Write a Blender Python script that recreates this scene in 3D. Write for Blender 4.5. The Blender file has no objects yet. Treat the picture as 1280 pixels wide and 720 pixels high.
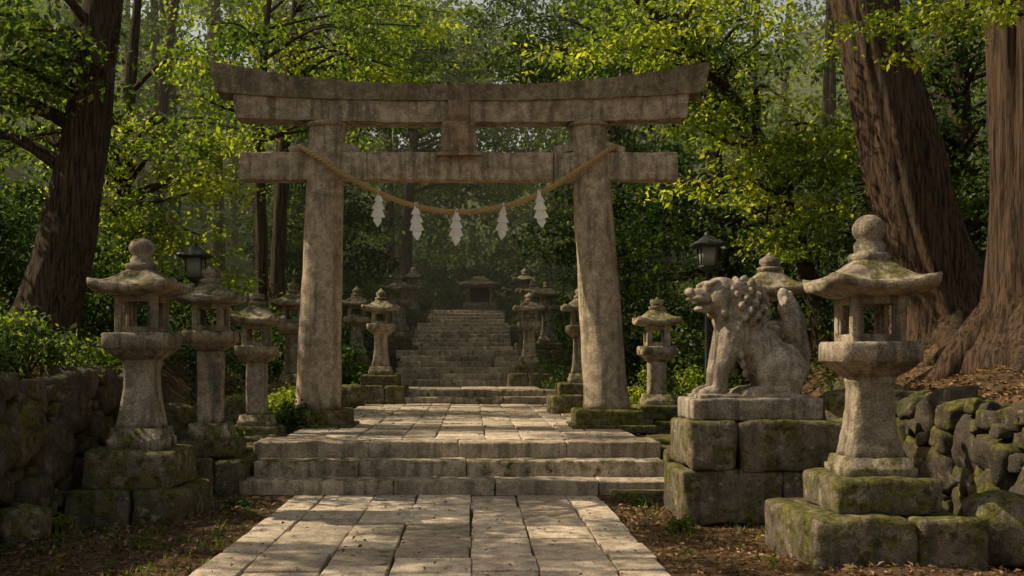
import bpy, math, numpy as np, random, time
from mathutils import Vector, Matrix, noise, Quaternion
T0=time.time()
rng=np.random.default_rng(7); random.seed(7)
scene=bpy.context.scene
scene.view_settings.view_transform='Standard'; scene.view_settings.look='None'
scene.view_settings.exposure=0; scene.view_settings.gamma=1

# ------------------------------------------------------------------ mesh builder
class MB:
    def __init__(s): s.v=[];s.f=[];s.c=[];s.n=0
    def add(s,V,F,var=.5,moss=0.,mat=0,smooth=True):
        V=np.asarray(V,float).reshape(-1,3); n=len(V)
        C=np.zeros((n,4)); C[:,3]=1; C[:,0]=var; C[:,1]=moss
        if not isinstance(F,list): F=[F]
        for f in F:
            f=np.asarray(f,int)
            if len(f): s.f.append((f+s.n,mat,smooth))
        s.v.append(V); s.c.append(C); s.n+=n
    def build(s,name,mats,origin=(0,0,0)):
        V=np.concatenate(s.v)-np.array(origin); C=np.concatenate(s.c)
        me=bpy.data.meshes.new(name)
        loops=np.concatenate([f.ravel() for f,_,_ in s.f])
        tot=np.concatenate([np.full(len(f),f.shape[1]) for f,_,_ in s.f])
        mi=np.concatenate([np.full(len(f),m) for f,m,_ in s.f])
        sm=np.concatenate([np.full(len(f),q) for f,_,q in s.f])
        st=np.concatenate([[0],np.cumsum(tot)[:-1]])
        me.vertices.add(len(V)); me.vertices.foreach_set('co',V.ravel())
        me.loops.add(len(loops)); me.loops.foreach_set('vertex_index',loops.astype(np.int32))
        me.polygons.add(len(tot)); me.polygons.foreach_set('loop_start',st.astype(np.int32))
        try: me.polygons.foreach_set('loop_total',tot.astype(np.int32))
        except Exception: pass
        me.polygons.foreach_set('material_index',mi.astype(np.int32))
        me.polygons.foreach_set('use_smooth',sm.astype(bool))
        for m in mats: me.materials.append(m)
        a=me.color_attributes.new('vc','FLOAT_COLOR','POINT'); a.data.foreach_set('color',C.ravel())
        me.update(calc_edges=True); me.validate()
        ob=bpy.data.objects.new(name,me); ob.location=origin
        scene.collection.objects.link(ob); return ob

def nz(V,amp,freq,off=(0,0,0)):
    if amp==0: return V
    o=Vector(off); out=np.empty_like(V)
    for i,p in enumerate(V):
        q=Vector(p)*freq+o
        a=noise.noise_vector(q); b=noise.noise_vector(q*2.7)
        out[i]=(a.x+.45*b.x,a.y+.45*b.y,a.z+.45*b.z)
    return V+out*amp

def rbox(mb,c,s,r=.03,seg=.12,amp=.008,freq=3.,rot=0.,var=.5,moss=0.,mat=0,tilt=(0,0)):
    h=np.array(s)/2.; r=min(r,h.min()*.95)
    def co(a):
        i=a-r; n=max(2,int(math.ceil(2*i/seg))+1)
        return np.concatenate([[-a,-a+.35*r],np.linspace(-i,i,n),[a-.35*r,a]])
    cs=[co(x) for x in h]; Vs=[];Fs=[];k=0
    for ax in range(3):
        u,v=[(1,2),(2,0),(0,1)][ax]
        A,B=np.meshgrid(cs[u],cs[v],indexing='ij'); nu,nv=A.shape
        for sg in (-1,1):
            P=np.zeros((nu*nv,3)); P[:,u]=A.ravel();P[:,v]=B.ravel();P[:,ax]=sg*h[ax]
            I=np.arange(nu*nv).reshape(nu,nv)
            q=np.stack([I[:-1,:-1],I[1:,:-1],I[1:,1:],I[:-1,1:]],-1).reshape(-1,4)
            if sg<0: q=q[:,::-1]
            Vs.append(P);Fs.append(q+k);k+=nu*nv
    V=np.concatenate(Vs);F=np.concatenate(Fs)
    _,idx,inv=np.unique(np.round(V,5),axis=0,return_index=True,return_inverse=True)
    V=V[idx];F=inv.ravel()[F]
    q=np.clip(V,-(h-r),h-r); d=V-q; L=np.linalg.norm(d,axis=1,keepdims=True); V=q+r*d/np.maximum(L,1e-9)
    V=nz(V,amp,freq,np.random.default_rng(mb.n+11).random(3)*50)
    M=Matrix.Rotation(rot,3,'Z')@Matrix.Rotation(tilt[0],3,'X')@Matrix.Rotation(tilt[1],3,'Y')
    V=V@np.array(M).T+np.array(c)
    mb.add(V,F,var,moss,mat)

def loft(mb,rings,c=(0,0,0),K=48,rot=0,amp=.004,freq=5,var=.5,moss=0.,mat=0,cap=True):
    """rings: (halfx,z,exponent,lift[,cx,cy])"""
    t=np.linspace(0,2*np.pi,K,endpoint=False)
    V=[]
    for rg in rings:
        h,z,e,l=rg[:4]; cx,cy=(rg[4],rg[5]) if len(rg)>4 else (0,0)
        r=1/(np.abs(np.cos(t))**e+np.abs(np.sin(t))**e)**(1/e)
        cr=np.clip((r-1)/.41,0,1)**1.5
        V.append(np.stack([cx+h*r*np.cos(t+rot),cy+h*r*np.sin(t+rot),z+l*cr],1))
    n=len(V); V=np.concatenate(V)
    I=np.arange(n*K).reshape(n,K); J=np.roll(I,-1,1)
    F=[np.stack([I[:-1],J[:-1],J[1:],I[1:]],-1).reshape(-1,4)]
    if cap:
        F.append(I[0][::-1][None,:]);F.append(I[-1][None,:])
    V=V+np.array(c)
    V=nz(V,amp,freq,(c[0]*3,c[1]*2,0))
    mb.add(V,F,var,moss,mat)

def tube(mb,pts,rad,K=10,ridge=0,var=.5,mat=0,flare=0):
    pts=np.array(pts,float); n=len(pts)
    tg=np.gradient(pts,axis=0); tg/=np.linalg.norm(tg,axis=1,keepdims=True)
    ref=np.array([1.,0,0]) if abs(tg[0][0])<.8 else np.array([0,1.,0])
    V=[];a=np.linspace(0,2*np.pi,K,endpoint=False)
    for i in range(n):
        u=ref-tg[i]*np.dot(ref,tg[i]);u/=np.linalg.norm(u);ref=u;w=np.cross(tg[i],u)
        r=np.full(K,rad[i],float)
        if ridge:
            for k in range(K):
                r[k]*=1+ridge*noise.noise(Vector((math.cos(a[k])*4,math.sin(a[k])*4,pts[i][2]*.5+pts[i][0])))+ridge*.5*noise.noise(Vector((math.cos(a[k])*11,math.sin(a[k])*11,pts[i][2]*.8)))
        V.append(pts[i]+np.outer(r*np.cos(a),u)+np.outer(r*np.sin(a),w))
    V=np.concatenate(V);I=np.arange(n*K).reshape(n,K);J=np.roll(I,-1,1)
    mb.add(V,[np.stack([I[:-1],J[:-1],J[1:],I[1:]],-1).reshape(-1,4),I[-1][None,:]],var,0,mat)

def spline(P,n):
    P=np.array(P,float); m=len(P); out=[]
    Q=np.vstack([2*P[0]-P[1],P,2*P[-1]-P[-2]])
    for s in np.linspace(0,m-1-1e-6,n):
        i=int(s);t=s-i;a,b,c,d=Q[i:i+4]
        out.append(.5*((2*b)+(c-a)*t+(2*a-5*b+4*c-d)*t*t+(3*b-a-3*c+d)*t**3))
    return np.array(out)

# ------------------------------------------------------------------ materials
class NT:
    def __init__(s,name):
        m=bpy.data.materials.new(name);m.use_nodes=True;s.m=m;s.t=m.node_tree;s.t.nodes.clear()
        s.out=s.n('ShaderNodeOutputMaterial')
    def n(s,ty,ins={},**kw):
        x=s.t.nodes.new(ty)
        for k,v in kw.items(): setattr(x,k,v)
        for k,v in ins.items():
            if isinstance(v,bpy.types.NodeSocket): s.t.links.new(v,x.inputs[k])
            else: x.inputs[k].default_value=v
        return x
    def noise(s,vec,sc,det=5,ro=.6,dist=0):
        return s.n('ShaderNodeTexNoise',{'Vector':vec,'Scale':sc,'Detail':det,'Roughness':ro,'Distortion':dist}).outputs['Fac']
    def mapr(s,v,a,b,c=0.,d=1.):
        return s.n('ShaderNodeMapRange',{0:v,1:a,2:b,3:c,4:d},interpolation_type='SMOOTHSTEP').outputs[0]
    def math(s,op,a,b=0.):
        return s.n('ShaderNodeMath',{0:a,1:b},operation=op).outputs[0]
    def mix(s,f,a,b,bt='MIX'):
        x=s.n('ShaderNodeMix',data_type='RGBA',blend_type=bt)
        for k,v in ((0,f),(6,a),(7,b)):
            if isinstance(v,bpy.types.NodeSocket): s.t.links.new(v,x.inputs[k])
            else: x.inputs[k].default_value=v
        return x.outputs[2]
    def gray(s,v):
        return s.n('ShaderNodeCombineColor',{0:v,1:v,2:v}).outputs[0]
    def pos(s): return s.n('ShaderNodeNewGeometry').outputs['Position']
    def mapping(s,v,sc): return s.n('ShaderNodeMapping',{'Vector':v,'Scale':sc}).outputs[0]
    def attr(s):
        a=s.n('ShaderNodeAttribute',attribute_name='vc')
        return s.n('ShaderNodeSeparateColor',{0:a.outputs['Color']}).outputs
    def bump(s,h,st,d,nrm=None):
        i={'Height':h,'Strength':st,'Distance':d}
        if nrm is not None:i['Normal']=nrm
        return s.n('ShaderNodeBump',i).outputs[0]
    def finish(s,col,rough,nrm=None,spec=.3):
        i={'Base Color':col,'Roughness':rough,'Specular IOR Level':spec}
        if nrm is not None:i['Normal']=nrm
        p=s.n('ShaderNodeBsdfPrincipled',i); s.t.links.new(p.outputs[0],s.out.inputs[0]); return s.m
def c4(*a): return (a[0],a[1],a[2],1.)

def stone(name,c1,c2,moss=0.,lichen=.5,stain=.5,bumpd=.02,mossc=((.040,.042,.009),(.16,.15,.026)),dirt=.75):
    g=NT(name);P=g.pos();R,G,_=g.attr()[:3]
    n1=g.noise(P,1.1,6);n2=g.noise(P,8,8,.7);n3=g.noise(P,75,4,.7);n4=g.noise(P,3.6,8,.72,.8)
    st=g.noise(g.mapping(P,(5,5,.6)),1.5,6,.6)
    col=g.mix(g.mapr(n1,.35,.65),c4(*c1),c4(*c2))
    col=g.mix(g.mapr(n2,.38,.62,.0,dirt),col,c4(c1[0]*.38,c1[1]*.36,c1[2]*.33))
    col=g.mix(g.mapr(st,.46,.64,0,stain),col,c4(.05,.044,.035))
    sp=g.mapr(n3,.3,.7,.55,1.5); col=g.mix(1.,col,g.gray(sp),'MULTIPLY')
    vv=g.math('ADD',g.math('MULTIPLY',R,.7),.65); col=g.mix(1.,col,g.gray(vv),'MULTIPLY')
    l=g.noise(P,6.5,6,.6,.3); col=g.mix(g.mapr(l,.58,.66,0,lichen),col,c4(.42,.39,.29))
    nzz=g.n('ShaderNodeSeparateXYZ',{0:g.n('ShaderNodeNewGeometry').outputs['Normal']}).outputs[2]
    ms=g.math('ADD',g.math('MULTIPLY',nzz,.10),g.math('ADD',n4,g.math('MULTIPLY',G,.4)))
    ms=g.math('ADD',ms,g.math('MULTIPLY',g.math('SUBTRACT',n2,.5),.6))
    mf=g.mapr(ms,.61-moss,.73-moss,0,.9)
    mc=g.mix(g.mapr(g.noise(P,14,6,.7),.4,.62),c4(*mossc[0]),c4(*mossc[1]))
    col=g.mix(mf,col,mc)
    b=g.bump(n2,.8,bumpd);b=g.bump(n3,.5,.006,b);b=g.bump(g.noise(P,30,4,.8),.6,.014,b)
    return g.finish(col,.88,b,.25)

M_torii=stone('weathered_granite',(.56,.46,.345),(.44,.36,.265),-.06,.4,.55)
M_toriidark=stone('mossy_granite',(.32,.27,.20),(.19,.165,.12),.0,.5,.5)
M_lant=stone('lantern_granite',(.43,.36,.275),(.28,.235,.18),.0,.6,.65)
M_block=stone('mossy_block_stone',(.27,.225,.165),(.15,.125,.095),.08,.6,.5,.04)
M_wall=stone('retaining_wall_stone',(.15,.125,.094),(.09,.077,.058),.07,.3,.5,.06)
M_pave=stone('paving_granite',(.64,.535,.41),(.52,.43,.33),-.16,.2,.3,.012,dirt=.5)
M_step=stone('step_granite',(.54,.45,.34),(.39,.32,.24),-.05,.3,.5,.02,dirt=.65)
M_lion=stone('lion_granite',(.50,.43,.345),(.29,.25,.20),-.05,.5,.6,.02)
M_tab=stone('tablet_stone',(.40,.29,.20),(.30,.215,.15),-.1,.2,.5)

def ground_mat():
    g=NT('forest_floor');P=g.pos();R,G,_=g.attr()[:3]
    n1=g.noise(P,.5,5);n2=g.noise(P,9,8,.75);n3=g.noise(P,45,5,.8)
    v=g.n('ShaderNodeTexVoronoi',{'Vector':P,'Scale':22.}).outputs['Color']
    vs=g.n('ShaderNodeSeparateColor',{0:v}).outputs[0]
    col=g.mix(g.mapr(n2,.35,.65),c4(.045,.029,.017),c4(.19,.12,.065))
    col=g.mix(g.mapr(vs,.3,1,0,.5),col,c4(.26,.16,.088))
    col=g.mix(g.mapr(n3,.3,.7,0,.5),col,c4(.05,.035,.022))
    col=g.mix(g.mapr(n1,.54,.68,0,.6),col,c4(.05,.055,.015))
    gr=g.mix(g.mapr(n2,.35,.65),c4(.02,.04,.01),c4(.06,.09,.02))
    col=g.mix(g.math('MULTIPLY',G,.9),col,gr)
    b=g.bump(n2,.8,.05);b=g.bump(n3,.6,.02,b)
    return g.finish(col,.95,b,.1)
M_ground=ground_mat()

def bark(name,a,b_,sc=1.):
    g=NT(name);P=g.pos()
    w=g.noise(g.mapping(P,(16*sc,16*sc,.7*sc)),1.4,8,.75,.6); n=g.noise(P,3,5); f=g.noise(P,50,4,.7)
    col=g.mix(g.mapr(w,.38,.6),c4(*[x*.16 for x in a]),c4(*a)); col=g.mix(g.mapr(n,.4,.7,0,.8),col,g.mix(g.mapr(w,.38,.6),c4(*[x*.2 for x in b_]),c4(*b_)))
    ms=g.noise(P,1.6,6,.7); col=g.mix(g.mapr(ms,.54,.68,0,.5),col,c4(.05,.055,.015))
    bb=g.bump(w,1.,.09);bb=g.bump(f,.5,.012,bb)
    return g.finish(col,.92,bb,.15)
M_cedar=bark('cedar_bark',(.18,.115,.075),(.14,.105,.075))
M_bark=bark('tree_bark',(.15,.105,.07),(.10,.085,.06),1.4)

def leafmat(name,cols,tr=.5,tb=2.0):
    g=NT(name);R,G,_=g.attr()[:3]
    f=g.math('ADD',g.math('MULTIPLY',R,.35),g.math('MULTIPLY',G,.65))
    r=g.n('ShaderNodeValToRGB',{0:f}); e=r.color_ramp.elements
    e[0].position=.2;e[0].color=c4(*cols[0]);e[1].position=.95;e[1].color=c4(*cols[2])
    m=e.new(.58);m.color=c4(*cols[1])
    col=r.outputs[0]
    d=g.n('ShaderNodeBsdfDiffuse',{'Color':col})
    tc=g.mix(1.,col,c4(tb*1.12,tb,tb*.42),'MULTIPLY')
    t=g.n('ShaderNodeBsdfTranslucent',{'Color':tc})
    gl=g.n('ShaderNodeBsdfGlossy',{'Color':c4(.5,.5,.5),'Roughness':.45})
    a=g.n('ShaderNodeMixShader',{0:tr,1:d.outputs[0],2:t.outputs[0]})
    b=g.n('ShaderNodeMixShader',{0:.04,1:a.outputs[0],2:gl.outputs[0]})
    g.t.links.new(b.outputs[0],g.out.inputs[0]); return g.m
M_leaf=leafmat('broadleaf_foliage',((.018,.044,.009),(.062,.110,.018),(.18,.22,.034)),.55,2.9)
M_maple=leafmat('maple_foliage',((.045,.085,.014),(.13,.185,.026),(.27,.31,.045)),.58,2.9)
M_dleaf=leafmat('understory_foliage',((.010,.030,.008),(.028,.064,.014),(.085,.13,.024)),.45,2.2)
M_far=leafmat('distant_foliage',((.020,.048,.014),(.074,.125,.030),(.20,.25,.050)),.55,2.9)
M_dead=leafmat('fallen_leaf',((.08,.042,.02),(.23,.14,.068),(.40,.27,.14)),.15,1.)

def simple(name,col,rough=.7,nscale=20,amt=.3,metal=0,bd=.004):
    g=NT(name);P=g.pos();n=g.noise(P,nscale,5)
    c=g.mix(g.mapr(n,.3,.7,0,amt),c4(*col),c4(*[x*.4 for x in col]))
    m=g.finish(c,rough,g.bump(n,.4,bd)); return m
M_rope=simple('straw_rope',(.50,.34,.15),.85,60,.5)
M_paper=simple('white_paper',(.82,.80,.76),.7,8,.05)
M_metal=simple('aged_bronze',(.045,.055,.05),.5,15,.4)
M_glass=simple('frosted_lamp_panel',(.30,.32,.28),.3,8,.2)
M_soil=simple('dark_soil',(.025,.018,.012),.95,10,.5)

# ------------------------------------------------------------------ terrain
def ss(a,b,x):
    t=np.clip((x-a)/(b-a),0,1);return t*t*(3-2*t)
def H(x,y):
    x=np.asarray(x,float);y=np.asarray(y,float)
    b=np.interp(y,[-60,11.8,14.5,24,26,28,30.5,34,39,42,44,60,120],[0,0,.5,.5,.72,.74,1.65,1.72,2.7,2.8,3.4,4.2,24])
    cor=(np.abs(x+.2)<2.15)&(y>12.2)
    b=b-np.where(cor,.18,0)
    w=ss(12.8,15.5,np.where(x<0,y,y+.5))
    def side(d,ds):
        sharp=ss(.05,.35,d)*np.where(x<0,1.4,1.2)
        soft=ss(-.2,4.,ds)*1.7
        dd=np.maximum(d,0)
        return sharp*(1-w)+soft*w+.10*dd+.38*np.maximum(d-5,0)-.3*np.maximum(d-45,0)
    e=np.interp(y,[14,24,30],[1.0,.6,-.3])
    r=side(np.where(x<0,-x-4.3,x-5.1),np.where(x<0,-x-4.2+(1-e),x-5.0+(1-e)))
    nn=.05*np.sin(x*2.1+y*1.3)*np.sin(y*1.7-x*.6)+.03*np.sin(x*5.3+1)*np.sin(y*4.7)
    return b+r+nn*np.where(cor,0,np.clip(np.abs(x)-2,0,1))-.03
xs=np.unique(np.round(np.concatenate([np.arange(-12,12,.14),np.linspace(-160,-12,60),np.linspace(12,160,60)]),3))
ys=np.unique(np.round(np.concatenate([np.arange(4,50,.2),np.linspace(-60,4,30),np.linspace(50,220,60)]),3))
X,Y=np.meshgrid(xs,ys,indexing='ij');Z=H(X,Y)
I=np.arange(X.size).reshape(X.shape)
mb=MB();mb.add(np.stack([X.ravel(),Y.ravel(),Z.ravel()],1),np.stack([I[:-1,:-1],I[1:,:-1],I[1:,1:],I[:-1,1:]],-1).reshape(-1,4))
mb.c[0][:,1]=(ss(19,30,Y+np.abs(X)*.5-3)).ravel()
mb.build('ground_terrain',[M_ground])

# ------------------------------------------------------------------ paving
def paving(name,x0,x1,y0,y1,z,cols,lmin,lmax,mat,jit=.008,rr=np.random.default_rng(3),amp=.005):
    mb=MB();W=x1-x0;edges=x0+np.cumsum([0]+cols)/sum(cols)*W
    for i in range(len(cols)):
        y=y0-(rr.random()*.4 if y0<10 else 0)
        while y<y1-.05:
            L=rr.uniform(lmin,lmax)
            if y+L>y1-.25: L=y1-y
            a,b=edges[i],edges[i+1];wj=rr.uniform(-.012,.012)
            rbox(mb,((a+b)/2+wj,y+L/2,z-.06+rr.uniform(-jit,jit)),(b-a-.006-rr.uniform(0,.016),L-.016,.12),.014,.16,amp,3.5,
                 rr.uniform(-.012,.012),rr.random(),rr.uniform(-.25,.25),0,(rr.uniform(-.008,.008),rr.uniform(-.008,.008)))
            y+=L
    return mb.build(name,[mat],((x0+x1)/2,(y0+y1)/2,z-.1))
paving('stone_path',-2.06,1.46,3.0,12.08,.03,[.40,.66,.56,.70,.58,.66,.42],.38,.85,M_pave)
paving('stone_path',-2.5,2.2,13.3,24.0,.585,[.5,.42,.55,.4,.6,.45,.55,.38,.5],.3,.75,M_pave,.012,amp=.008)
def stairs(name,y0,n,x0,x1,z0,rise,run,tail=.4):
    mb=MB();rr=np.random.default_rng(int(y0*7))
    for k in range(n):
        x=x0-rr.random()*.15;zt=z0+rise*(k+1)
        depth=run+.12 if k<n-1 else run+tail
        while x<x1-.02:
            L=rr.uniform(.9,1.9)
            if x+L>x1-.5:L=x1-x+rr.uniform(-.03,.08)
            rbox(mb,(x+L/2,y0+k*run+depth/2+rr.uniform(-.012,.012),zt-(rise+.08)/2+rr.uniform(-.006,.006)),(L-.004,depth,rise+.08),.024,.09,.015,3.4,
                 rr.uniform(-.006,.006),.2+.6*rr.random(),rr.uniform(-.2,.4),0)
            x+=L
    return mb.build(name,[M_step],((x0+x1)/2,y0,z0))
stairs('stone_stairs',12.1,3,-2.6,2.28,0,.193,.42,.40)
stairs('stone_stairs',24.05,2,-2.6,2.1,.585,.155,.5,.6)
paving('stone_landing',-2.2,1.7,25.6,28.0,.895,[.6,.7,.65,.7],.6,1.,M_pave)
stairs('stone_stairs',28.0,6,-2.05,1.45,.895,.165,.42,.5)
paving('stone_landing',-2.0,1.4,30.9,34.5,1.885,[.6,.7,.65,.7],.6,1.,M_pave)
stairs('stone_stairs',34.5,7,-2.0,1.3,1.885,.152,.6,.6)
paving('stone_landing',-1.8,1.3,39.2,42,2.95,[.6,.7,.65],.6,1.,M_pave)
stairs('stone_stairs',42,5,-1.7,1.3,2.95,.15,.5,3.5)
mb=MB()
for (x,y,sx,sy,h) in [(1.98,12.0,.75,.30,.10),(-3.05,12.6,.6,.5,.3),(-2.9,13.3,.5,.7,.52),(2.62,13.1,.5,.9,.5),(2.65,14.1,.5,.9,.56),(-2.85,14.2,.4,.9,.58)]:
    rbox(mb,(x,y,h/2-.02),(sx,sy,h+.04),.05,.09,.03,3,0,.4,.2)
mb.build('stone_kerb',[M_block],(2,12,0))

# ------------------------------------------------------------------ torii
TY=16.; TC=-.19
def torii():
    mb=MB()
    for sgn,bx,tx in ((-1,-2.37,-2.23),(1,2.07,1.78)):
        rings=[]
        for k in range(41):
            t=k/40; z=.84+t*(5.24-.84); r=.345*(1-t)+.275*t+.012*math.exp(-t*30)*2
            rings.append((r,z,2.,0,bx+(tx-bx)*t,TY))
        loft(mb,rings,K=40,amp=.014,freq=1.6,var=.55,moss=0.0)
        rbox(mb,(bx,TY,.70),(1.02,.98,.30),.05,.12,.02,2.5,0,.25,.55,1)
        rbox(mb,(bx+sgn*.05,TY+.02,.57),(1.25,1.2,.12),.03,.15,.015,2.5,0,.2,.6,1)
        loft(mb,[(.30,5.16,2,0,tx,TY),(.33,5.19,2,0,tx,TY),(.33,5.215,2,0,tx,TY)],K=40,amp=.003,var=.4)
        for side in (-1,1):
            rbox(mb,(tx*1.02+side*.38-0.01*sgn,TY,4.84),(.32,.2,.13),.02,.1,.006,4,0,.6,0,0,(0,side*.28))
    for (a,b) in ((-3.55,-1.6),(-1.6,1.25),(1.25,3.15)):
        rbox(mb,((a+b)/2,TY,4.56),(b-a-.006,.30,.43),.025,.10,.014,3,0,.6,-.05,0)
    def beam(x0,x1,zb,zt,d0,d1,endl,mat,var,moss,chamf=0):
        n=90;V=[]
        for i in range(n+1):
            s=-1+2*i/n;x=(x0+x1)/2+(x1-x0)/2*s
            b=zb(abs(s));t=zt(abs(s));xx=x
            sl=endl*max(0,(abs(s)-.93)/.07)*(1 if s>0 else -1)
            m=6
            pr=[]
            for j in range(m+1): u=j/m;pr.append((xx+sl*u,TY-(d0+(d1-d0)*u),b+(t-b)*u))
            if chamf: pr.append((xx+sl,TY,t+chamf))
            for j in range(m,-1,-1): u=j/m;pr.append((xx+sl*u,TY+(d0+(d1-d0)*u),b+(t-b)*u))
            V.append(pr)
        m=len(V[0]);V=np.array(V).reshape(-1,3);I=np.arange((n+1)*m).reshape(n+1,m);J=np.roll(I,-1,1)
        F=[np.stack([I[:-1],I[1:],J[1:],J[:-1]],-1).reshape(-1,4),I[0][None,:],I[-1][::-1][None,:]]
        V=nz(V,.012,2.2);V=nz(V,.008,9.)
        mb.add(V,F,var,moss,mat,False)
    c=lambda a: a**2.4
    beam(-3.60,3.27,lambda s:5.215+.07*c(s),lambda s:5.525+.13*c(s),.20,.23,.03,0,.5,-.02)
    beam(-3.88,3.51,lambda s:5.53+.13*c(s),lambda s:5.75+.35*c(s),.27,.34,.09,1,.75,-.03,.05)
    rbox(mb,(-.2,TY,5.0),(.34,.24,.46),.02,.1,.006,3,0,.4,0,2)
    rbox(mb,(-.2,TY-.24,5.36),(.33,.16,.34),.02,.1,.006,3,0,.4,0,2)
    V=[];zz=[4.70,4.745,4.75,5.20]; ww=[.34,.34,.28,.245]; yy=[-.31,-.31,-.27,-.36]
    for z,w,y in zip(zz,ww,yy):
        V+= [(-.2-w,TY+y,z),(-.2+w,TY+y,z),(-.2+w,TY-.14,z),(-.2-w,TY-.14,z)]
    V=np.array(V);I=np.arange(16).reshape(4,4);J=np.roll(I,-1,1)
    mb.add(V,[np.stack([I[:-1],J[:-1],J[1:],I[1:]],-1).reshape(-1,4),I[0][::-1][None,:],I[-1][None,:]],.6,0,2,False)
    mb.build('stone_torii_gate',[M_torii,M_toriidark,M_tab],(TC,TY,.58))
torii()

# rope
rp=MB()
ctl=[(-2.26,16.36,4.84),(-2.56,16.22,4.87),(-2.64,15.98,4.86),(-2.50,15.70,4.76),(-2.25,15.60,4.60),(-1.98,15.66,4.42),(-1.55,15.74,4.20),(-.95,15.78,3.96),(-.22,15.8,3.85),(.55,15.78,3.95),(1.1,15.74,4.16),(1.55,15.66,4.42),(1.80,15.62,4.58),(2.02,15.70,4.75),(2.18,15.95,4.87),(2.12,16.2,4.88),(1.82,16.36,4.84)]
path=spline(ctl,460)
d=np.concatenate([[0],np.cumsum(np.linalg.norm(np.diff(path,axis=0),axis=1))])
tg=np.gradient(path,axis=0);tg/=np.linalg.norm(tg,axis=1,keepdims=True)
up=np.array([0,0,1.]);sd=np.cross(tg,up);sd/=np.linalg.norm(sd,axis=1,keepdims=True);u2=np.cross(sd,tg)
for k in range(3):
    ph=d/.22*2*np.pi+k*2*np.pi/3
    pp=path+.022*(np.cos(ph)[:,None]*sd+np.sin(ph)[:,None]*u2)
    tube(rp,pp,np.full(len(pp),.023),8,var=.5)
rg0=np.random.default_rng(5)
for i in range(260):   # loose straw ends
    j=rg0.integers(40,420);a=path[j]+rg0.normal(size=3)*.03;b=a+rg0.normal(size=3)*.05+[0,0,-.03]
    tube(rp,np.array([a,(a+b)/2+rg0.normal(size=3)*.008,b]),[.003,.0025,.001],4)
rp.build('shimenawa_rope',[M_rope],(-.22,15.8,3.9))
def ropez(x):
    i=np.argmin(np.abs(path[100:360,0]-x));return path[100+i]
for j,x in enumerate((-1.40,-.84,-.22,.47,1.01)):
    p=ropez(x);mb=MB()
    yaw=[.35,-.3,.1,.35,-.4][j];tl=[.06,-.05,.02,.05,-.08][j]
    prof=[(.018,.05),(.03,-.04),(.075,-.13),(.045,-.135),(.105,-.25),(.065,-.255),(.115,-.37),(.06,-.385),(.07,-.43),(.01,-.52)]
    V=[];F=[]
    for q,(w_,z) in enumerate(prof):
        yy=.018*math.sin(q*1.9+j)
        for s in(-1,0,1):
            a=s*w_;b_=yy+(.022 if s==0 else 0)+.01*s
            aa=a+tl*z
            V.append((p[0]+aa*math.cos(yaw)-b_*math.sin(yaw),p[1]-.05+aa*math.sin(yaw)+b_*math.cos(yaw),p[2]+z))
    for q in range(len(prof)-1):
        for s in range(2): a=q*3+s;F.append((a,a+1,a+4,a+3))
    n=len(V);V2=[(a,b+.003,c) for a,b,c in V];F2=[tuple(n+i for i in f[::-1]) for f in F]
    mb.add(np.array(V+V2),np.array(F+F2),.5,0,0,False)
    mb.build('paper_shide_streamer',[M_paper],(p[0],p[1],p[2]))

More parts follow.
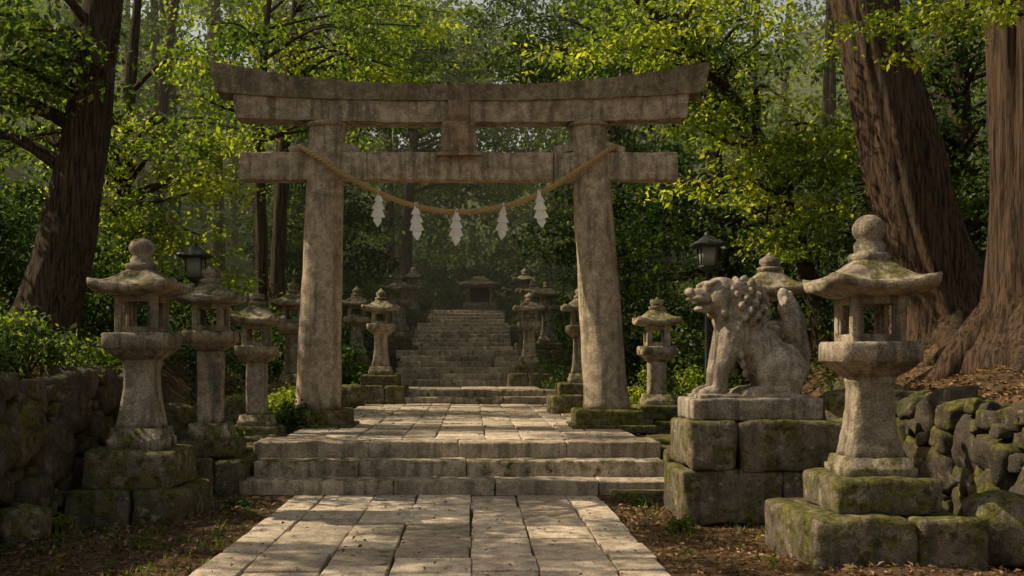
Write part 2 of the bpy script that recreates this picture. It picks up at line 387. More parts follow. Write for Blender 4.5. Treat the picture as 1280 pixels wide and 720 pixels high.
# ------------------------------------------------------------------ stone lanterns
def lantern(x,y,z,found=None,moss=0,tint=.5,rot=0,square=True,onion=False,straight=False):
    mb=MB();w=z.get('w',1.);c=(x,y,0);e=14 if square else 7
    g0,f1,b1,b2,cb,pb,pt,ft,ev,rt,bb,tp=[z[k] for k in('g','f','m','b','cb','pb','pt','ft','ev','rt','bb','tp')]
    if f1>g0:
        fw=z.get('fw',.66)
        rr=np.random.default_rng(int(abs(x*100)))
        sp=rr.uniform(-.15,.15)
        for a,b in((-fw,sp),(sp,fw)):
            rbox(mb,(x+(a+b)/2,y+rr.uniform(-.02,.02),(g0+f1)/2-.05),(b-a-.012,2*fw,f1-g0+.1),.045,.08,.035,3.0,0,.3,.18,1)
    mw=z.get('mw',.45)
    rbox(mb,(x,y,(f1+b1)/2),(2*mw,2*mw,b1-f1+.02),.05,.08,.028,3.0,0,.4,.2+moss,1)
    bw=.29*w
    loft(mb,[(bw,b1-.02,e,0),(bw*1.03,b1+.3*(b2-b1),e,0),(bw*1.03,b1+.5*(b2-b1),e,0),(bw*.96,b1+.55*(b2-b1),e,0),(bw*.9,b2,e,0)],c,amp=.008,var=tint,moss=moss+.2)
    st=.15*w;sb=.225*w; rings=[]
    if straight: st=sb=.165*w
    for k in range(13):
        t=k/12; h=st+(sb-st)*((1-t)**2.2)+(.03*w*max(0,(t-.85)/.15) if not straight else 0)
        rings.append((h,b2-.005+(pb-b2+.01)*t,e if not straight else 14,0))
    loft(mb,rings,c,amp=.010,var=tint,moss=moss)
    pw=.33*w
    hh=pt-pb
    loft(mb,[(st*1.15,pb-.005,e,0),(pw*.78,pb+.22*hh,e,0),(pw*.97,pb+.42*hh,e,0),(pw*1.02,pb+.45*hh,e,0),(pw*1.02,pt-.02,e,0),(pw*.98,pt,e,0)],c,amp=.010,var=tint+.05,moss=moss+.05)
    fw=.22*w;z0=pt-.005;z1=ft+.01;h=z1-z0;po=.08*w
    for sx in(-1,1):
        for sy in(-1,1):
            rbox(mb,(x+sx*(fw-po/2),y+sy*(fw-po/2),(z0+z1)/2),(po,po,h),.012,.1,.005,4,0,tint,moss)
    t_=.045*w
    for zz,hh2 in((z0+.035,.07),(z1-.035,.07)):
        for s in(-1,1):
            rbox(mb,(x,y+s*(fw-.03),zz),(2*fw-2*po+.02,t_,hh2),.008,.1,.003,4,0,tint,moss)
            rbox(mb,(x+s*(fw-.03),y,zz),(t_,2*fw-2*po+.02,hh2),.008,.1,.003,4,0,tint,moss)
    for s in(-1,1):
        for q in(-1,1):
            rbox(mb,(x+q*(fw-po-.008),y+s*(fw-.035),(z0+z1)/2),(.03*w,t_*.7,h-.12),.006,.1,.002,4,0,tint,moss)
            rbox(mb,(x+s*(fw-.035),y+q*(fw-po-.008),(z0+z1)/2),(t_*.7,.03*w,h-.12),.006,.1,.002,4,0,tint,moss)
    R=z.get('ew',.45)*w;L=.10*w;er=10 if square else 8
    rings=[(fw*.8,ft,er,0),(fw*1.25,ft+.002,er,0),(R*.93,ev-.035,er,L*.75),(R,ev-.03,er,L),(R*1.01,ev+.03,er,L*1.05)]
    for k in range(1,13):
        t=k/12; r=R*(1-t)+.135*w*t; zz=ev+.035+(rt-ev-.035)*(t**1.55); rings.append((r,zz,er-(er-3)*t,L*(1-t)**2.2))
    loft(mb,rings,c,K=64,amp=.010,freq=6,var=tint+.05,moss=moss+.12)
    if onion:
        loft(mb,[(.12*w,rt-.02,3,0),(.15*w,rt+.03,3,0),(.15*w,rt+.05,3,0),(.10*w,rt+.07,2,0),(.09*w,bb,2,0),(.13*w,bb+.04,2,0),(.125*w,bb+.1,2,0),(.08*w,bb+.6*(tp-bb),2,0),(.03*w,bb+.85*(tp-bb),2,0),(.008,tp,2,0)],c,K=24,amp=.004,var=tint,moss=moss+.1)
    else:
        rings=[(.15*w,rt-.03,2.6,0),(.165*w,rt+.02,2.6,0),(.155*w,rt+.05,2.4,0),(.12*w,rt+.06,2,0),(.125*w,bb-.01,2,0)]
        rb=(tp-bb)/2
        for k in range(1,10):
            a=-math.pi/2+.45+(math.pi-.5)*k/9
            rings.append((max(.01,.135*w*math.cos(a)),bb+rb+rb*math.sin(a),2,0))
        loft(mb,rings,c,K=28,amp=.006,var=tint,moss=moss)
    return mb.build('stone_lantern',[M_lant,M_block],(x,y,g0))
big=dict(g=-.03,f=.36,m=.64,b=.80,cb=.82,pb=1.46,pt=1.75,ft=2.12,ev=2.20,rt=2.44,bb=2.57,tp=2.82,fw=.69,mw=.43)
lantern(3.33,8.72,big,moss=-.02,tint=.5)
left1=dict(g=-.03,f=.30,m=.68,b=.90,cb=.9,pb=1.60,pt=1.88,ft=2.26,ev=2.33,rt=2.55,bb=2.66,tp=2.87,fw=.60,mw=.46,w=1.0)
lantern(-3.44,10.85,left1,moss=.02,tint=.4)
l2=dict(g=.0,f=.44,m=.64,b=.84,cb=.9,pb=1.72,pt=1.95,ft=2.27,ev=2.32,rt=2.52,bb=2.60,tp=2.76,fw=.48,mw=.36,w=.86,ew=.43)
lantern(-3.16,12.6,l2,moss=.10,tint=.6,onion=True,straight=True)
l3=dict(g=.2,f=.50,m=.68,b=.84,cb=.9,pb=1.58,pt=1.80,ft=2.09,ev=2.14,rt=2.36,bb=2.42,tp=2.56,fw=.45,mw=.34,w=.80,ew=.44)
lantern(-3.0,14.5,l3,moss=.08,tint=.5,onion=True,straight=True)
l4=dict(g=.3,f=.66,m=.88,b=1.06,cb=1.1,pb=1.58,pt=1.82,ft=2.14,ev=2.2,rt=2.40,bb=2.46,tp=2.60,fw=.46,mw=.36,w=.84,ew=.42)
lantern(2.95,16.6,l4,moss=.16,tint=.9,onion=True,straight=True)
l5=dict(g=.2,f=.7,m=1.0,b=1.2,cb=1.2,pb=1.75,pt=2.02,ft=2.38,ev=2.45,rt=2.70,bb=2.76,tp=2.95,fw=.5,mw=.42,w=1.0,ew=.45)
lantern(3.72,13.0,l5,moss=.12,tint=.45,onion=True)
def farl(x,y,zb,h=2.5,w=.85,mo=.1,ti=.5,st=False):
    k=h/2.6
    f=lambda v: zb+v*k
    lantern(x,y,dict(g=zb-.3,f=f(.3),m=f(.55),b=f(.75),cb=f(.8),pb=f(1.5),pt=f(1.75),ft=f(2.05),ev=f(2.1),rt=f(2.32),bb=f(2.4),tp=f(2.6),fw=.62,mw=.45,w=w,ew=.45),moss=mo,tint=ti,onion=True,straight=st)
farl(-2.15,24.6,.70,2.6,.95,.04,1.)
farl(-3.35,19.5,.62,2.5,.85,.1,.4)
farl(-3.1,28,1.0,2.6,1.,.1,.5)
farl(-2.3,32,1.75,2.5,1.,.0,.5)
farl(2.1,20.2,.65,2.4,.8,.15,.4)
farl(2.75,22.8,.75,2.4,.9,.1,.4)
farl(1.55,28.2,.95,2.5,.95,.0,.9)
farl(2.25,31,1.6,2.4,1.,.1,.5)
farl(2.05,34.5,1.9,2.4,1.,.1,.4)
farl(-2.5,36.5,2.1,2.5,1.,.1,.4)
farl(1.95,38.5,2.6,2.4,1.,.1,.4)
farl(-2.3,41,2.9,2.4,1.,.1,.4)

# ------------------------------------------------------------------ rough fieldstone walls
def wall(name,x,y0,y1,z,h,seed,vs=.9):
    rr=np.random.default_rng(seed);mb=MB();S=[];face=1 if x<0 else -1
    for size,tries in((.34,50),(.26,160),(.19,400),(.13,700),(.085,1500)):
        for _ in range(tries):
            a=size*rr.uniform(.85,1.2);b=a*rr.uniform(.6,.95)
            yy=rr.uniform(y0,y1);zz=rr.uniform(z+b*.6,z+h-b*.8+.06*math.sin(yy*2.3))
            if all(((yy-s[0])/(a+s[2]))**2+((zz-s[1])/(b+s[3]))**2>.70 for s in S): S.append((yy,zz,a,b))
    for yy,zz,a,b in S:
        rbox(mb,(x-face*.06+rr.uniform(-.07,.07)+face*(a*.12),yy,zz),(.5,2*a*.97,2*b*.97),b*.42,.06,.06,3.2,0,rr.random()*vs,rr.uniform(-.2,.3),0,(rr.uniform(-.4,.4),rr.uniform(-.15,.15)))
    rbox(mb,(x-face*.14,(y0+y1)/2,z+h/2-.05),(.34,y1-y0,h-.1),.03,.5,.02,2,0,.2,0,1)
    mb.build(name,[M_wall,M_soil],(x,(y0+y1)/2,z))
wall('stone_retaining_wall',-4.32,5.8,14.0,-.05,1.5,3,1.1)
wall('stone_retaining_wall',5.12,8.6,14.3,-.05,1.25,8,.3)
def boulder(x,y,z,s,var=.4,moss=.15,seed=0):
    mb=MB();rbox(mb,(x,y,z),s,min(s)*.38,.07,.08,2.4,seed,var,moss);mb.build('boulder',[M_block],(x,y,z-s[2]/2))
for q in [(4.35,8.55,.22,(.6,.6,.55)),(4.35,11.9,.45,(.8,.7,1.0)),(4.7,12.9,.65,(.9,.8,1.2)),(4.2,14.4,.8,(.9,.8,1.0)),(-3.95,13.6,.6,(.6,.6,.9)),(-3.7,15.7,.7,(.7,.6,.7)),(4.0,15.9,.8,(.8,.6,.7)),(-3.3,17.2,.65,(.6,.6,.5)),(3.3,18.6,.65,(.6,.6,.5)),(-4.0,9.3,.12,(.35,.5,.35)),(-2.9,21.6,.75,(.7,.6,.6)),(-2.7,23,.75,(.7,.6,.6)),(4.2,10.3,.15,(.5,.5,.45)),(5.6,14.7,.95,(.9,.7,.8))]:
    boulder(*q,seed=q[0])

# ------------------------------------------------------------------ komainu pedestal + statue
mb=MB()
for (a,b,z0,z1,v) in((2.12,2.62,.52,1.0,.5),(2.62,3.67,.50,1.0,.4),(2.06,3.05,0-.03,.52,.3),(3.05,3.72,-.03,.50,.35)):
    rbox(mb,((a+b)/2,10.68,(z0+z1)/2),(b-a-.012,1.02,z1-z0-.008),.045,.08,.034,2.8,0,v,.12)
rbox(mb,(2.83,10.66,1.11),(1.30,.76,.22),.03,.08,.016,3,0,.45,.0,1)
mb.build('statue_pedestal',[M_block,M_lion],(2.85,10.68,0))
def komainu():
    import bmesh
    YAW=math.radians(10)
    bm=bmesh.new();O=Vector((2.82,10.66,1.22));S=1.0
    def tr(p,head):
        p=Vector(p)
        if head:
            piv=Vector((-.14,0,.85));p=Matrix.Rotation(YAW,3,'Z')@(p-piv)+piv
        return p
    def E(c,r,ry=0,head=False,rz=0,sub=3):
        c=tr(c,head);yaw=YAW if head else 0
        M=Matrix.Translation(O+c*S)@Matrix.Rotation(yaw+rz,4,'Z')@Matrix.Rotation(math.radians(ry),4,'Y')@Matrix.Diagonal((r[0],r[1],r[2],1))
        bmesh.ops.create_icosphere(bm,subdivisions=sub,radius=1,matrix=M)
    def chain(P,R,head=False):
        for i in range(len(P)-1):
            a=Vector(P[i]);b=Vector(P[i+1]);n=max(2,int((b-a).length/.025))
            for k in range(n+1):
                t=k/n;r=R[i]*(1-t)+R[i+1]*t;E(a.lerp(b,t),(r,r,r),head=head,sub=2)
    E((.32,0,.27),(.26,.22,.27));E((.12,0,.45),(.36,.20,.23),42);E((-.10,0,.62),(.21,.21,.27),15)
    E((-.12,0,.84),(.22,.21,.22))
    h=True
    E((-.26,0,1.0),(.20,.18,.17),0,h);E((-.45,0,.985),(.14,.125,.075),8,h);E((-.40,0,.872),(.14,.11,.045),-8,h)
    E((-.30,0,.90),(.13,.14,.12),0,h)
    E((-.585,0,1.02),(.045,.07,.045),0,h)
    for s in(-1,1):
        E((-.58,s*.045,1.005),(.03,.03,.025),0,h);E((-.40,s*.10,1.10),(.085,.05,.032),-18,h);E((-.44,s*.105,1.05),(.034,.03,.03),0,h)
        E((-.32,s*.14,.96),(.10,.055,.10),0,h);E((-.50,s*.09,.945),(.09,.045,.03),8,h)
        E((-.15,s*.19,1.05),(.085,.035,.06),25,h)
        for k in range(4): E((-.30+.06*k,s*.16,.82-.02*k),(.04,.04,.05),0,h,sub=2)
        chain([(-.17,s*.13,.62),(-.23,s*.15,.42),(-.29,s*.145,.22),(-.30,s*.145,.09)],[.135,.105,.078,.075])
        E((-.36,s*.145,.055),(.125,.085,.06))
        for k in(-1,0,1):E((-.455,s*.145+k*.05,.045),(.045,.03,.04),sub=2)
        E((.29,s*.17,.25),(.25,.11,.23),-20);chain([(.40,s*.2,.22),(.38,s*.21,.06)],[.10,.075]);chain([(.36,s*.21,.07),(.05,s*.215,.055)],[.07,.06]);E((.02,s*.215,.055),(.10,.075,.055))
        for k in(-1,0,1):E((-.07,s*.215+k*.045,.042),(.04,.027,.038),sub=2)
        for k in range(4):E((-.13+.02*k,s*.2,.5-.09*k),(.035,.03,.045),sub=2)
    for k in range(-2,3):E((-.53,k*.035,.92),(.015,.015,.022),0,h,sub=1)
    n=110
    for i in range(n):
        zf=1-2*(i+.5)/n;a=i*2.39996;rr_=math.sqrt(1-zf*zf);v=Vector((rr_*math.cos(a),rr_*math.sin(a),zf))
        p=Vector((-.06,0,.85))+Vector((v.x*.25,v.y*.235,v.z*.30))
        if v.x<-.35 and v.z>-.35: continue
        E(p,(.037,.037,.044),sub=2)
        u=v.orthogonal().normalized()
        E(p+v*.03+u*.012,(.018,.018,.018),sub=1)
    for i in range(7): E((.10+.045*i,0,.80-.075*i),(.05,.045,.05),sub=2)
    for i in range(7): E((-.28,-.12+.04*i,.66+.03*abs(i-3)),(.04,.035,.06),sub=2)
    chain([(.53,0,.22),(.55,0,.42),(.50,0,.60)],[.07,.075,.09])
    E((.46,0,.72),(.12,.10,.15));E((.41,0,.86),(.10,.085,.15),-12);E((.36,0,.98),(.06,.06,.09),-20)
    for i in range(26):
        t=random.random();a=random.random()*6.28
        E((.49-.13*t+.10*math.cos(a)*(1-.4*t),.09*math.sin(a)*(1-.4*t),.62+.38*t),(.033,.033,.055),sub=2)
    bmesh.ops.create_cube(bm,size=1,matrix=Matrix.Translation(O+Vector((.02,0,.0)))@Matrix.Diagonal((1.10,.58,.06,1)))
    me=bpy.data.meshes.new('g');bm.to_mesh(me);bm.free();ob=bpy.data.objects.new('g',me);scene.collection.objects.link(ob)
    m=ob.modifiers.new('r','REMESH');m.mode='VOXEL';m.voxel_size=.0105;m.use_smooth_shade=True
    m=ob.modifiers.new('s','SMOOTH');m.factor=.5;m.iterations=2
    dg=bpy.context.evaluated_depsgraph_get();e=ob.evaluated_get(dg).to_mesh()
    V=np.empty(len(e.vertices)*3);e.vertices.foreach_get('co',V);V=V.reshape(-1,3)
    Q=np.array([p.vertices[:] for p in e.polygons if len(p.vertices)==4])
    ob.evaluated_get(dg).to_mesh_clear();bpy.data.objects.remove(ob)
    V=(V-np.array(O))*1.05+np.array(O);V=nz(V,.004,14.)
    mb=MB();mb.add(V,Q,.5,-.05);mb.build('komainu_lion_dog_statue',[M_lion],tuple(O))
komainu()

# ------------------------------------------------------------------ lamp posts
def lamp(x,y,top):
    g=float(H(x,y));mb=MB();c=(x,y,0)
    loft(mb,[(.10,g-.1,2,0),(.10,g+.15,2,0),(.05,g+.25,2,0),(.04,top-.75,2,0),(.09,top-.72,2,0),(.16,top-.66,3,0),(.16,top-.63,3,0)],c,K=16,amp=0)
    loft(mb,[(.12,top-.63,8,0),(.15,top-.30,8,0)],c,K=32,amp=0,mat=1)
    for sx in(-1,1):
        for sy in(-1,1): rbox(mb,(x+sx*.145,y+sy*.145,top-.46),(.025,.025,.36),.005,.3,0)
    loft(mb,[(.17,top-.30,8,.0),(.30,top-.27,8,.03),(.29,top-.24,8,.03),(.18,top-.17,6,0),(.08,top-.09,4,0),(.05,top-.06,2,0),(.06,top-.03,2,0),(.01,top,2,0)],c,K=32,amp=0)
    mb.build('lamp_post',[M_metal,M_glass],(x,y,g))
lamp(4.3,19.,3.95);lamp(-5.05,19.,3.75)

mb=MB();sx,sy,sz=.35,49.,3.75
rbox(mb,(sx,sy,sz-.05),(2.4,1.5,.5),.05,.3,.02,var=.4);rbox(mb,(sx,sy,sz+.35),(1.6,1.0,.4),.05,.3,.02,var=.4)
for a in(-.55,.55): rbox(mb,(sx+a,sy,sz+.9),(.2,.7,.8),.03,.2,.01,var=.3)
rbox(mb,(sx,sy+.3,sz+.9),(1.0,.15,.78),.02,.3,0,var=.05,mat=1)
loft(mb,[(.7,sz+1.28,8,0),(.95,sz+1.3,8,.06),(.93,sz+1.40,8,.06),(.5,sz+1.58,6,0),(.18,sz+1.8,4,0)],(sx,sy,0),amp=.01,var=.3)
mb.build('small_stone_shrine',[M_block,M_soil],(sx,sy,sz))

# ------------------------------------------------------------------ foliage
def clumps(mb,C,Rd,n,L,rg,mat=0,flat=.4,upb=.8,gv=None):
    C=np.asarray(C,float);k=len(C)
    if k==0:return
    G=rg.random(k) if gv is None else gv
    sub=max(1,n//10)
    d=rg.normal(size=(k,sub,3));d/=np.linalg.norm(d,axis=2,keepdims=True)
    s=d*(rg.random((k,sub,1))**.45)*Rd[:,None,None]; s[:,:,2]*=flat
    s[:,:,2]-=.18*(s[:,:,0]**2+s[:,:,1]**2)/Rd[:,None]
    p=(C[:,None]+s)[:,:,None,:]+rg.normal(size=(k,sub,10,3))*np.array([1,1,.45])*L*1.1
    p=p.reshape(-1,3);m=len(p)
    nr=rg.normal(size=(m,3))*.6+np.array([0,0,upb]);nr/=np.linalg.norm(nr,axis=1,keepdims=True)
    t=rg.normal(size=(m,3));t-=nr*np.sum(t*nr,axis=1,keepdims=True);t/=np.linalg.norm(t,axis=1,keepdims=True)
    t[:,2]-=.25
    b=np.cross(nr,t);l=L*rg.uniform(.6,1.25,m)[:,None]
    V=np.stack([p,p+t*l*.45+b*l*.27,p+t*l-nr*l*.1,p+t*l*.45-b*l*.27],1).reshape(-1,3)
    F=np.arange(m*4).reshape(-1,4)
    var=np.repeat(rg.random(m),4);gg=np.repeat(np.repeat(G,sub*10),4)
    mb.add(V,F,var,gg,mat,False)

def tree(name,pts,rad,crowns,leafmat=None,barkm=None,L=.12,n=160,K=16,ridge=.1,seed=1,flat=.4,cr=(.6,1.1),roots=True,gmin=0,gmax=1):
    rg=np.random.default_rng(seed);mb=MB()
    P=spline(pts,36 if K<20 else 60);rr=np.interp(np.linspace(0,1,len(P)),np.linspace(0,1,len(rad)),rad)
    if roots:
        s=np.concatenate([[0],np.cumsum(np.linalg.norm(np.diff(P,axis=0),axis=1))]); rr=rr*(1+.45*np.exp(-s/.45))
        P[0][2]-=.3
    tube(mb,P,rr,K,ridge,mat=0)
    if roots:
        for a in np.linspace(0,6.28,7)[:-1]+rg.random()*1:
            r0=rr[2]*.7;q=np.array([math.cos(a),math.sin(a),0])
            ex=P[0]+q*r0*3.2;gz=float(H(ex[0],ex[1]));md=P[0]+q*r0*2.1;gm=float(H(md[0],md[1]))
            tube(mb,spline([P[0]+[0,0,.4+r0]+q*r0*.5,[*(P[0]+q*r0*1.4)[:2],max(gm,P[0][2]+.3)+.15],[md[0],md[1],gm+.04],[ex[0],ex[1],gz-.12]],10),np.linspace(r0*.5,r0*.12,10),8,.1)
    for (cx,cy,cz,rx,ry,rz,k) in crowns:
        d=rg.normal(size=(k,3));d/=np.linalg.norm(d,axis=1,keepdims=True)
        C=np.array([cx,cy,cz])+d*(rg.random((k,1))**.4)*np.array([rx,ry,rz])
        Rd=rg.uniform(cr[0],cr[1],k)
        for i in range(k):
            if rg.random()<.7:
                low=P[:,2]<C[i][2]-.1
                j=np.argmin(np.linalg.norm(P-C[i],axis=1)+np.where(low,0,3)+np.where(P[:,2]<P[0][2]+1.5,50,0))
                a=P[j];m=(a+C[i])/2+[0,0,.15*np.linalg.norm(C[i]-a)]+rg.normal(size=3)*.15
                r0=min(rr[j]*.5,.03+.022*np.linalg.norm(C[i]-a))
                tube(mb,spline([a,m,C[i]],8),np.linspace(r0,.012,8),6)
        clumps(mb,C,Rd,n,L,rg,1,flat,gv=rg.uniform(gmin,gmax,k))
    return mb.build(name,[barkm or M_bark,leafmat or M_leaf],tuple(np.array(pts[0])))

tree('broadleaf_tree',[(-5.5,13,1.5),(-5.28,13,2.3),(-5.05,13,3.1),(-4.88,13,4.1),(-4.74,13,5.0),(-4.6,13,6.2),(-4.3,13,8.5),(-4.1,12.8,11)],[.43,.36,.33,.28,.25,.23,.18,.08],
     [(-5.5,12.1,5.4,1.4,1.3,.9,20),(-5.2,12.8,8.5,2.4,2.4,1.2,3),(-6.8,13.5,4.6,1.5,1.6,1.2,14)],K=28,ridge=.16,L=.10,n=170,seed=2,gmax=.85)
tree('cedar_tree',[(7.85,17,1.75),(7.55,17,2.9),(7.3,17,3.7),(7.0,17,4.9),(6.55,17,6.8),(6.2,17,8.6),(5.7,17,13),(5.4,17,18)],[.80,.68,.66,.63,.49,.45,.34,.1],
     [(5.7,17,15,3,3,3.5,20)],K=72,ridge=.16,L=.16,n=140,seed=3,barkm=M_cedar)
tree('cedar_tree',[(7.65,14,1.65),(7.6,14,2.6),(7.58,14,4),(7.5,14,6.5),(7.45,14,10),(7.4,14,15)],[.74,.62,.57,.50,.42,.1],
     [(7.4,14,13,3,3,3,20)],K=72,ridge=.16,L=.16,n=140,seed=4,barkm=M_cedar)
tree('maple_tree',[(7.0,20.5,2.0),(6.5,20.3,3.4),(5.9,20,5.0),(5.0,19.6,6.4),(3.8,19.2,7.6),(2.4,18.8,8.6)],[.2,.17,.15,.12,.09,.04],
     [(5.6,19.2,5.6,2.2,1.8,1.3,34),(3.6,18.6,7.4,2.2,1.8,.9,30),(6.2,18.8,3.9,1.3,1.2,.8,10)],M_maple,L=.12,n=150,seed=5,flat=.25,gmin=.1)
tree('maple_tree',[(9.3,12.4,2.0),(9.0,12.4,4),(8.2,12.4,5.8),(6.6,12.4,6.7),(4.6,12.3,7.2)],[.16,.14,.11,.08,.03],
     [(5.2,12.2,5.7,1.3,1.0,.5,14),(3.2,12.4,6.5,2.0,1.3,.5,16)],M_maple,L=.085,n=130,seed=6,flat=.22,gmin=.1,cr=(.4,.8))
tree('maple_tree',[(-7.4,22,2.2),(-7.35,22,4),(-7.3,22,6.5),(-7.0,22,10)],[.18,.17,.15,.06],[(-6.6,20.5,6.0,2.2,1.8,2.2,40),(-6.0,20,3.6,1.4,1.3,.9,14)],M_maple,L=.13,n=150,seed=7,flat=.3,gmin=.1)
tree('broadleaf_tree',[(-4.9,24,1.6),(-4.85,24,4),(-4.9,24,7),(-4.6,24,11)],[.15,.14,.12,.05],[(-4.4,23.5,8.2,2.6,2,2.4,30)],L=.14,n=150,seed=8,gmax=.9)
tree('broadleaf_tree',[(-4.9,26,1.8),(-4.85,26,4),(-4.7,26,7),(-4.4,26,11)],[.20,.18,.15,.05],[(-3.6,26.5,10,3.2,2.5,2.4,46)],M_maple,L=.15,n=150,seed=9)
tree('broadleaf_tree',[(-10.5,17,2.2),(-10.4,17,5),(-10,17,8),(-9.6,17,12)],[.22,.2,.17,.05],[(-9.2,17,4.8,2.2,2.2,1.8,34)],L=.12,n=160,seed=10,gmax=.8)
# off-frame canopy trees; the left pair is added to dapple sunlight on the approach
tree('broadleaf_tree',[(-12.5,10.5,2.6),(-12.3,10.5,6),(-11.7,10.6,9),(-10.8,10.8,12)],[.28,.25,.2,.05],[(-10.3,10.6,9.9,2.8,3.4,1.2,16)],L=.17,n=270,seed=21,flat=.4,cr=(.5,.9))
tree('broadleaf_tree',[(-13.5,17,3),(-13.3,17,6),(-12.8,17,9),(-12,17.2,12.5)],[.28,.25,.2,.05],[(-11,17.2,11.3,2.8,2.6,1.3,6)],L=.17,n=240,seed=12,flat=.35,cr=(.5,.85))
tree('broadleaf_tree',[(8.5,5,2),(8.4,5,6),(8,5.3,9),(7.2,5.5,12)],[.28,.25,.2,.05],[(6.5,6,10,3.0,3,1.6,10)],L=.13,n=160,seed=14,flat=.3)
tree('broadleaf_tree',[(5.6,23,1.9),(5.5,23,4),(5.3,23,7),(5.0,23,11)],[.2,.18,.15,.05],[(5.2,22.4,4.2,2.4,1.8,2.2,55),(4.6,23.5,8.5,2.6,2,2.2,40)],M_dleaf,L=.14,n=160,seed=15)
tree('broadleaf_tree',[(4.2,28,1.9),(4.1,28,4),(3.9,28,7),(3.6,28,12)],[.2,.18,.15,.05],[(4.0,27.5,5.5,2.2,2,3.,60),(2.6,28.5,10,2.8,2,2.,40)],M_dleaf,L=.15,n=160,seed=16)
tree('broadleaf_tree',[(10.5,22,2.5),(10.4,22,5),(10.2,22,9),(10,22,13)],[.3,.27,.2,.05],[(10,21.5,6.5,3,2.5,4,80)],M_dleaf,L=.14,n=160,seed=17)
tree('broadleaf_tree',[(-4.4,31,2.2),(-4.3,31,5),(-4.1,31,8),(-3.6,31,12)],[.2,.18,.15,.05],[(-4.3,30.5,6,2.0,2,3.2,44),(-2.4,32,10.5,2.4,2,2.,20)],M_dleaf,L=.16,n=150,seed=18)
tree('broadleaf_tree',[(-2.9,45,4.2),(-2.8,45,8),(-2.4,45,12),(-1.6,45,17)],[.3,.27,.2,.05],[(-1.2,45,14,4.,2,3.,50),(0,46,10,3.,2,1.6,26)],M_far,L=.22,n=150,seed=19,cr=(.8,1.4))

rg=np.random.default_rng(42)
mb=MB()
def forest(mb,N,y0,y1,zlo,zhi,L,n,Rr,corr,mat=0,g=(0,1),xw=None):
    y=rg.uniform(y0,y1,N);x=rg.uniform(-1,1,N)*((y*.52+5) if xw is None else xw)+1.5*(xw is None)
    z=H(x,y)+zlo+(zhi-zlo)*rg.random(N)**.9
    keep=(np.abs(x+.2)>corr(y,z))
    x,y,z=x[keep],y[keep],z[keep]
    gv=np.clip(.45+.5*np.array([noise.noise(Vector((a*.25,b*.2,c*.3))) for a,b,c in zip(x,y,z)])*1.9+rg.normal(size=len(x))*.12,0,1)
    clumps(mb,np.stack([x,y,z],1),rg.uniform(Rr[0],Rr[1],len(x)),n,L,rg,mat,.55,.6,g[0]+(g[1]-g[0])*gv)
forest(mb,620,30,46,1.,13,.20,130,(.8,1.6),lambda y,z: np.where(z<7+H(0,y),3.4,1.6))
forest(mb,900,50,72,-1.,24,.32,130,(1.5,2.8),lambda y,z: np.where((z<7.5)&(y<54),3.0,0.))
forest(mb,320,53.5,64,0.,17,.30,140,(1.2,2.2),lambda y,z: np.where(z<-9,3.0,0.),xw=11,g=(0,.9))
mb.build('forest_foliage',[M_far],(0,50,5))
mb=MB()
for i in range(70):
    y=rg.uniform(27,60);x=rg.uniform(-1,1)*(y*.5+3)
    if abs(x)<3.6: continue
    g=float(H(x,y));h=rg.uniform(10,18);ln=rg.normal(size=2)*.6;r=rg.uniform(.12,.32)
    tube(mb,spline([(x,y,g-.3),(x+ln[0]*.4,y,g+h*.5),(x+ln[0],y+ln[1],g+h)],12),np.linspace(r,r*.4,12),10,.08)
mb.build('forest_trunks',[M_bark],(0,40,2))

mb=MB()
def under(N,xr,yr,zr,L,n,Rr,mat=0,g=(0,1),flat=.7):
    x=rg.uniform(*xr,N);y=rg.uniform(*yr,N);z=H(x,y)+rg.uniform(*zr,N)
    clumps(mb,np.stack([x,y,z],1),rg.uniform(*Rr,N),n,L,rg,mat,flat,.6,rg.uniform(g[0],g[1],N))
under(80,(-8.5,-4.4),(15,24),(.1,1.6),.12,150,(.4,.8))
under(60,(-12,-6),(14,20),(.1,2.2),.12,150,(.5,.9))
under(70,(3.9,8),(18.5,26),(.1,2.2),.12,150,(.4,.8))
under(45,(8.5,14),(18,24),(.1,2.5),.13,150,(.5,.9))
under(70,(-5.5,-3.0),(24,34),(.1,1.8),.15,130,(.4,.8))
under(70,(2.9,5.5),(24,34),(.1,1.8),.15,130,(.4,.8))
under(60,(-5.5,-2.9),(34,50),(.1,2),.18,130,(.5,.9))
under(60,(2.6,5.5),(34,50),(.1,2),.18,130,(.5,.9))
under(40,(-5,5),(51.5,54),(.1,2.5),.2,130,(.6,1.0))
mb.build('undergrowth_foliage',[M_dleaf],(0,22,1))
def shrub(x,y,r,seed,L=.07,mat=None,up=.35,n=150,k=9):
    rg2=np.random.default_rng(seed);mb=MB();g=float(H(x,y))
    C=np.array([x,y,g+up])+rg2.normal(size=(k,3))*r*np.array([.5,.5,.4])
    for c in C: tube(mb,spline([(x,y,g-.05),((x+c[0])/2,(y+c[1])/2,g+.6*(c[2]-g)),tuple(c)],6),np.linspace(.015,.005,6),5,0,mat=1)
    clumps(mb,C,np.full(k,r*.55),n,L,rg2,0,.8,.5,gv=rg2.uniform(.2,1,k))
    mb.build('shrub',[mat or M_leaf,M_bark],(x,y,g))
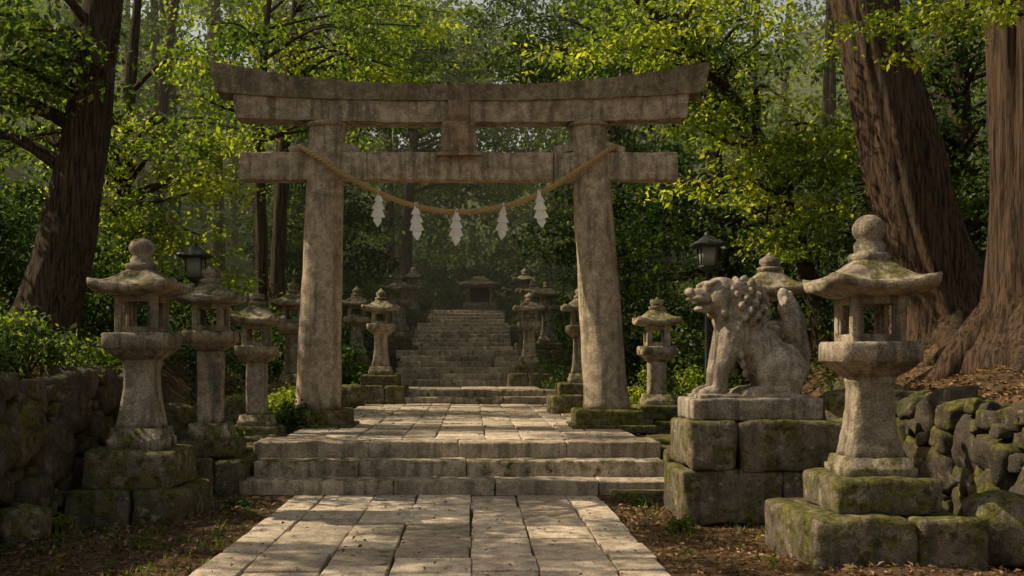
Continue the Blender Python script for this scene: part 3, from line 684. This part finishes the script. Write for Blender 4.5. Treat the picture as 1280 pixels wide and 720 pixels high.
for i,(x,y,r) in enumerate([(-4.55,12.2,.45),(-4.75,11.0,.4),(-5.3,11.6,.5),(-3.55,13.6,.35),(-2.75,15.5,.28),(-2.95,16.6,.4),(-3.9,16.8,.5),(3.6,17.6,.45),(3.4,19.,.5),(4.3,16.8,.5),(5.9,15.8,.4),(-3.2,22.3,.4),(-2.8,25.8,.45),(2.4,25.8,.5),(2.6,24,.4),(4.5,13.8,.4),(-4.7,9.6,.3),(-3.0,19.8,.4),(2.05,13.6,.12),(-3.6,11.9,.2),(4.3,9.6,.14),(2.0,9.9,.08),(-2.55,11.5,.09),(-3.95,9.9,.12),(1.9,11.6,.07),(4.75,9.2,.14),(-3.9,8.1,.1)]):
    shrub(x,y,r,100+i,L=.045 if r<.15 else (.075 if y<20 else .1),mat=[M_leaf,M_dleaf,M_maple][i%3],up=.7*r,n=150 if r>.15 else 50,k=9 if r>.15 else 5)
mb=MB()
for i in range(420):
    x,y=[(rg.uniform(-4.0,-2.2),rg.uniform(9.2,14)),(rg.uniform(1.7,4.8),rg.uniform(8.0,14)),(rg.uniform(-4.1,-2.1),rg.uniform(7,10))][i%3]
    if -2.6<x<2.3 and y>12: continue
    m=8;g=float(H(x,y));a=rg.random(m)*6.28;h=rg.uniform(.03,.10,m);w=.007
    p=np.stack([x+np.cos(a)*.02,y+np.sin(a)*.02,np.full(m,g-.01)],1);o=np.stack([np.cos(a)*h*.6,np.sin(a)*h*.6,h],1);s=np.stack([-np.sin(a)*w,np.cos(a)*w,a*0],1)
    V=np.stack([p-s,p+s,p+o+s*.2,p+o-s*.2],1).reshape(-1,3);mb.add(V,np.arange(4*m).reshape(-1,4),rg.random(),rg.random(),0,False)
mb.build('grass_tufts',[M_leaf],(0,10,0))
def litter(name,N,xr,yr,L,onpath=False,zf=None):
    mb=MB();x=rg.uniform(*xr,N);y=rg.uniform(*yr,N)
    if not onpath:
        k=~((x>-2.08)&(x<1.48)&(y<12.1))&~((x>-2.6)&(x<2.3)&(y>12));x,y=x[k],y[k]
    z=(H(x,y) if zf is None else np.full(len(x),zf))+.012
    m=len(x);nr=rg.normal(size=(m,3))*.35+[0,0,1];nr/=np.linalg.norm(nr,axis=1,keepdims=True)
    t=rg.normal(size=(m,3));t-=nr*np.sum(t*nr,axis=1,keepdims=True);t/=np.linalg.norm(t,axis=1,keepdims=True);b=np.cross(nr,t)
    l=L*rg.uniform(.5,1.3,m)[:,None];p=np.stack([x,y,z],1)
    V=np.stack([p,p+t*l*.45+b*l*.28+nr*.01,p+t*l,p+t*l*.45-b*l*.28+nr*.01],1).reshape(-1,3)
    mb.add(V,np.arange(m*4).reshape(-1,4),np.repeat(rg.random(m),4),np.repeat(rg.random(m),4),0,False)
    mb.build(name,[M_dead],(0,8,0))
litter('fallen_leaves',26000,(-5,5.2),(5.5,16),.06)
litter('fallen_leaves',20000,(5,13),(8,19),.08)
litter('fallen_leaves',6000,(-11,-4.3),(8,18),.07)
litter('fallen_leaves',220,(-2.0,1.4),(6,12),.045,True,.035)
litter('fallen_leaves',260,(-2.4,2.1),(13.4,22),.045,True,.59)

# mist hanging between the trees (real homogeneous volume over the far valley)
mb=MB();rbox(mb,(0,56,15),(90,62,40),.5,30,0)
g=NT('mist');g.m.node_tree.nodes.clear()
o=g.t.nodes.new('ShaderNodeOutputMaterial');v=g.t.nodes.new('ShaderNodeVolumeScatter');v.inputs['Color'].default_value=(1,.96,.80,1);v.inputs['Density'].default_value=.004;v.inputs['Anisotropy'].default_value=.2
g.t.links.new(v.outputs[0],o.inputs['Volume'])
mb.build('mist',[g.m],(0,56,15))

# ------------------------------------------------------------------ light, sky, camera
sun_dir=Vector((-.68,.13,.64)).normalized()
L=bpy.data.lights.new('sun','SUN');L.energy=5;L.angle=math.radians(.5);L.color=(1,.84,.60)
so=bpy.data.objects.new('sun',L);so.rotation_euler=sun_dir.to_track_quat('Z','Y').to_euler();so.location=(-20,8,30);scene.collection.objects.link(so)
w=bpy.data.worlds.new('World');scene.world=w;w.use_nodes=True;nt=w.node_tree
sky=nt.nodes.new('ShaderNodeTexSky');sky.sky_type='NISHITA';sky.sun_disc=False
sky.sun_elevation=math.asin(sun_dir.z);sky.sun_rotation=math.atan2(sun_dir.x,sun_dir.y)
mx=nt.nodes.new('ShaderNodeMix');mx.data_type='RGBA';mx.blend_type='MULTIPLY';mx.inputs[0].default_value=1;mx.inputs[7].default_value=(1.5,1.1,.68,1)
nt.links.new(sky.outputs[0],mx.inputs[6])
bg=nt.nodes['Background'];bg.inputs[1].default_value=.15;nt.links.new(mx.outputs[2],bg.inputs[0])
cam=bpy.data.cameras.new('camera');cam.sensor_width=36;cam.lens=36*1300/1280;cam.shift_x=50/1280;cam.shift_y=90/1280;cam.clip_end=600;cam.clip_start=.1
co=bpy.data.objects.new('camera',cam);co.location=(0,0,1.6);co.rotation_euler=(math.radians(90),0,0);scene.collection.objects.link(co);scene.camera=co
print('BUILD',time.time()-T0)
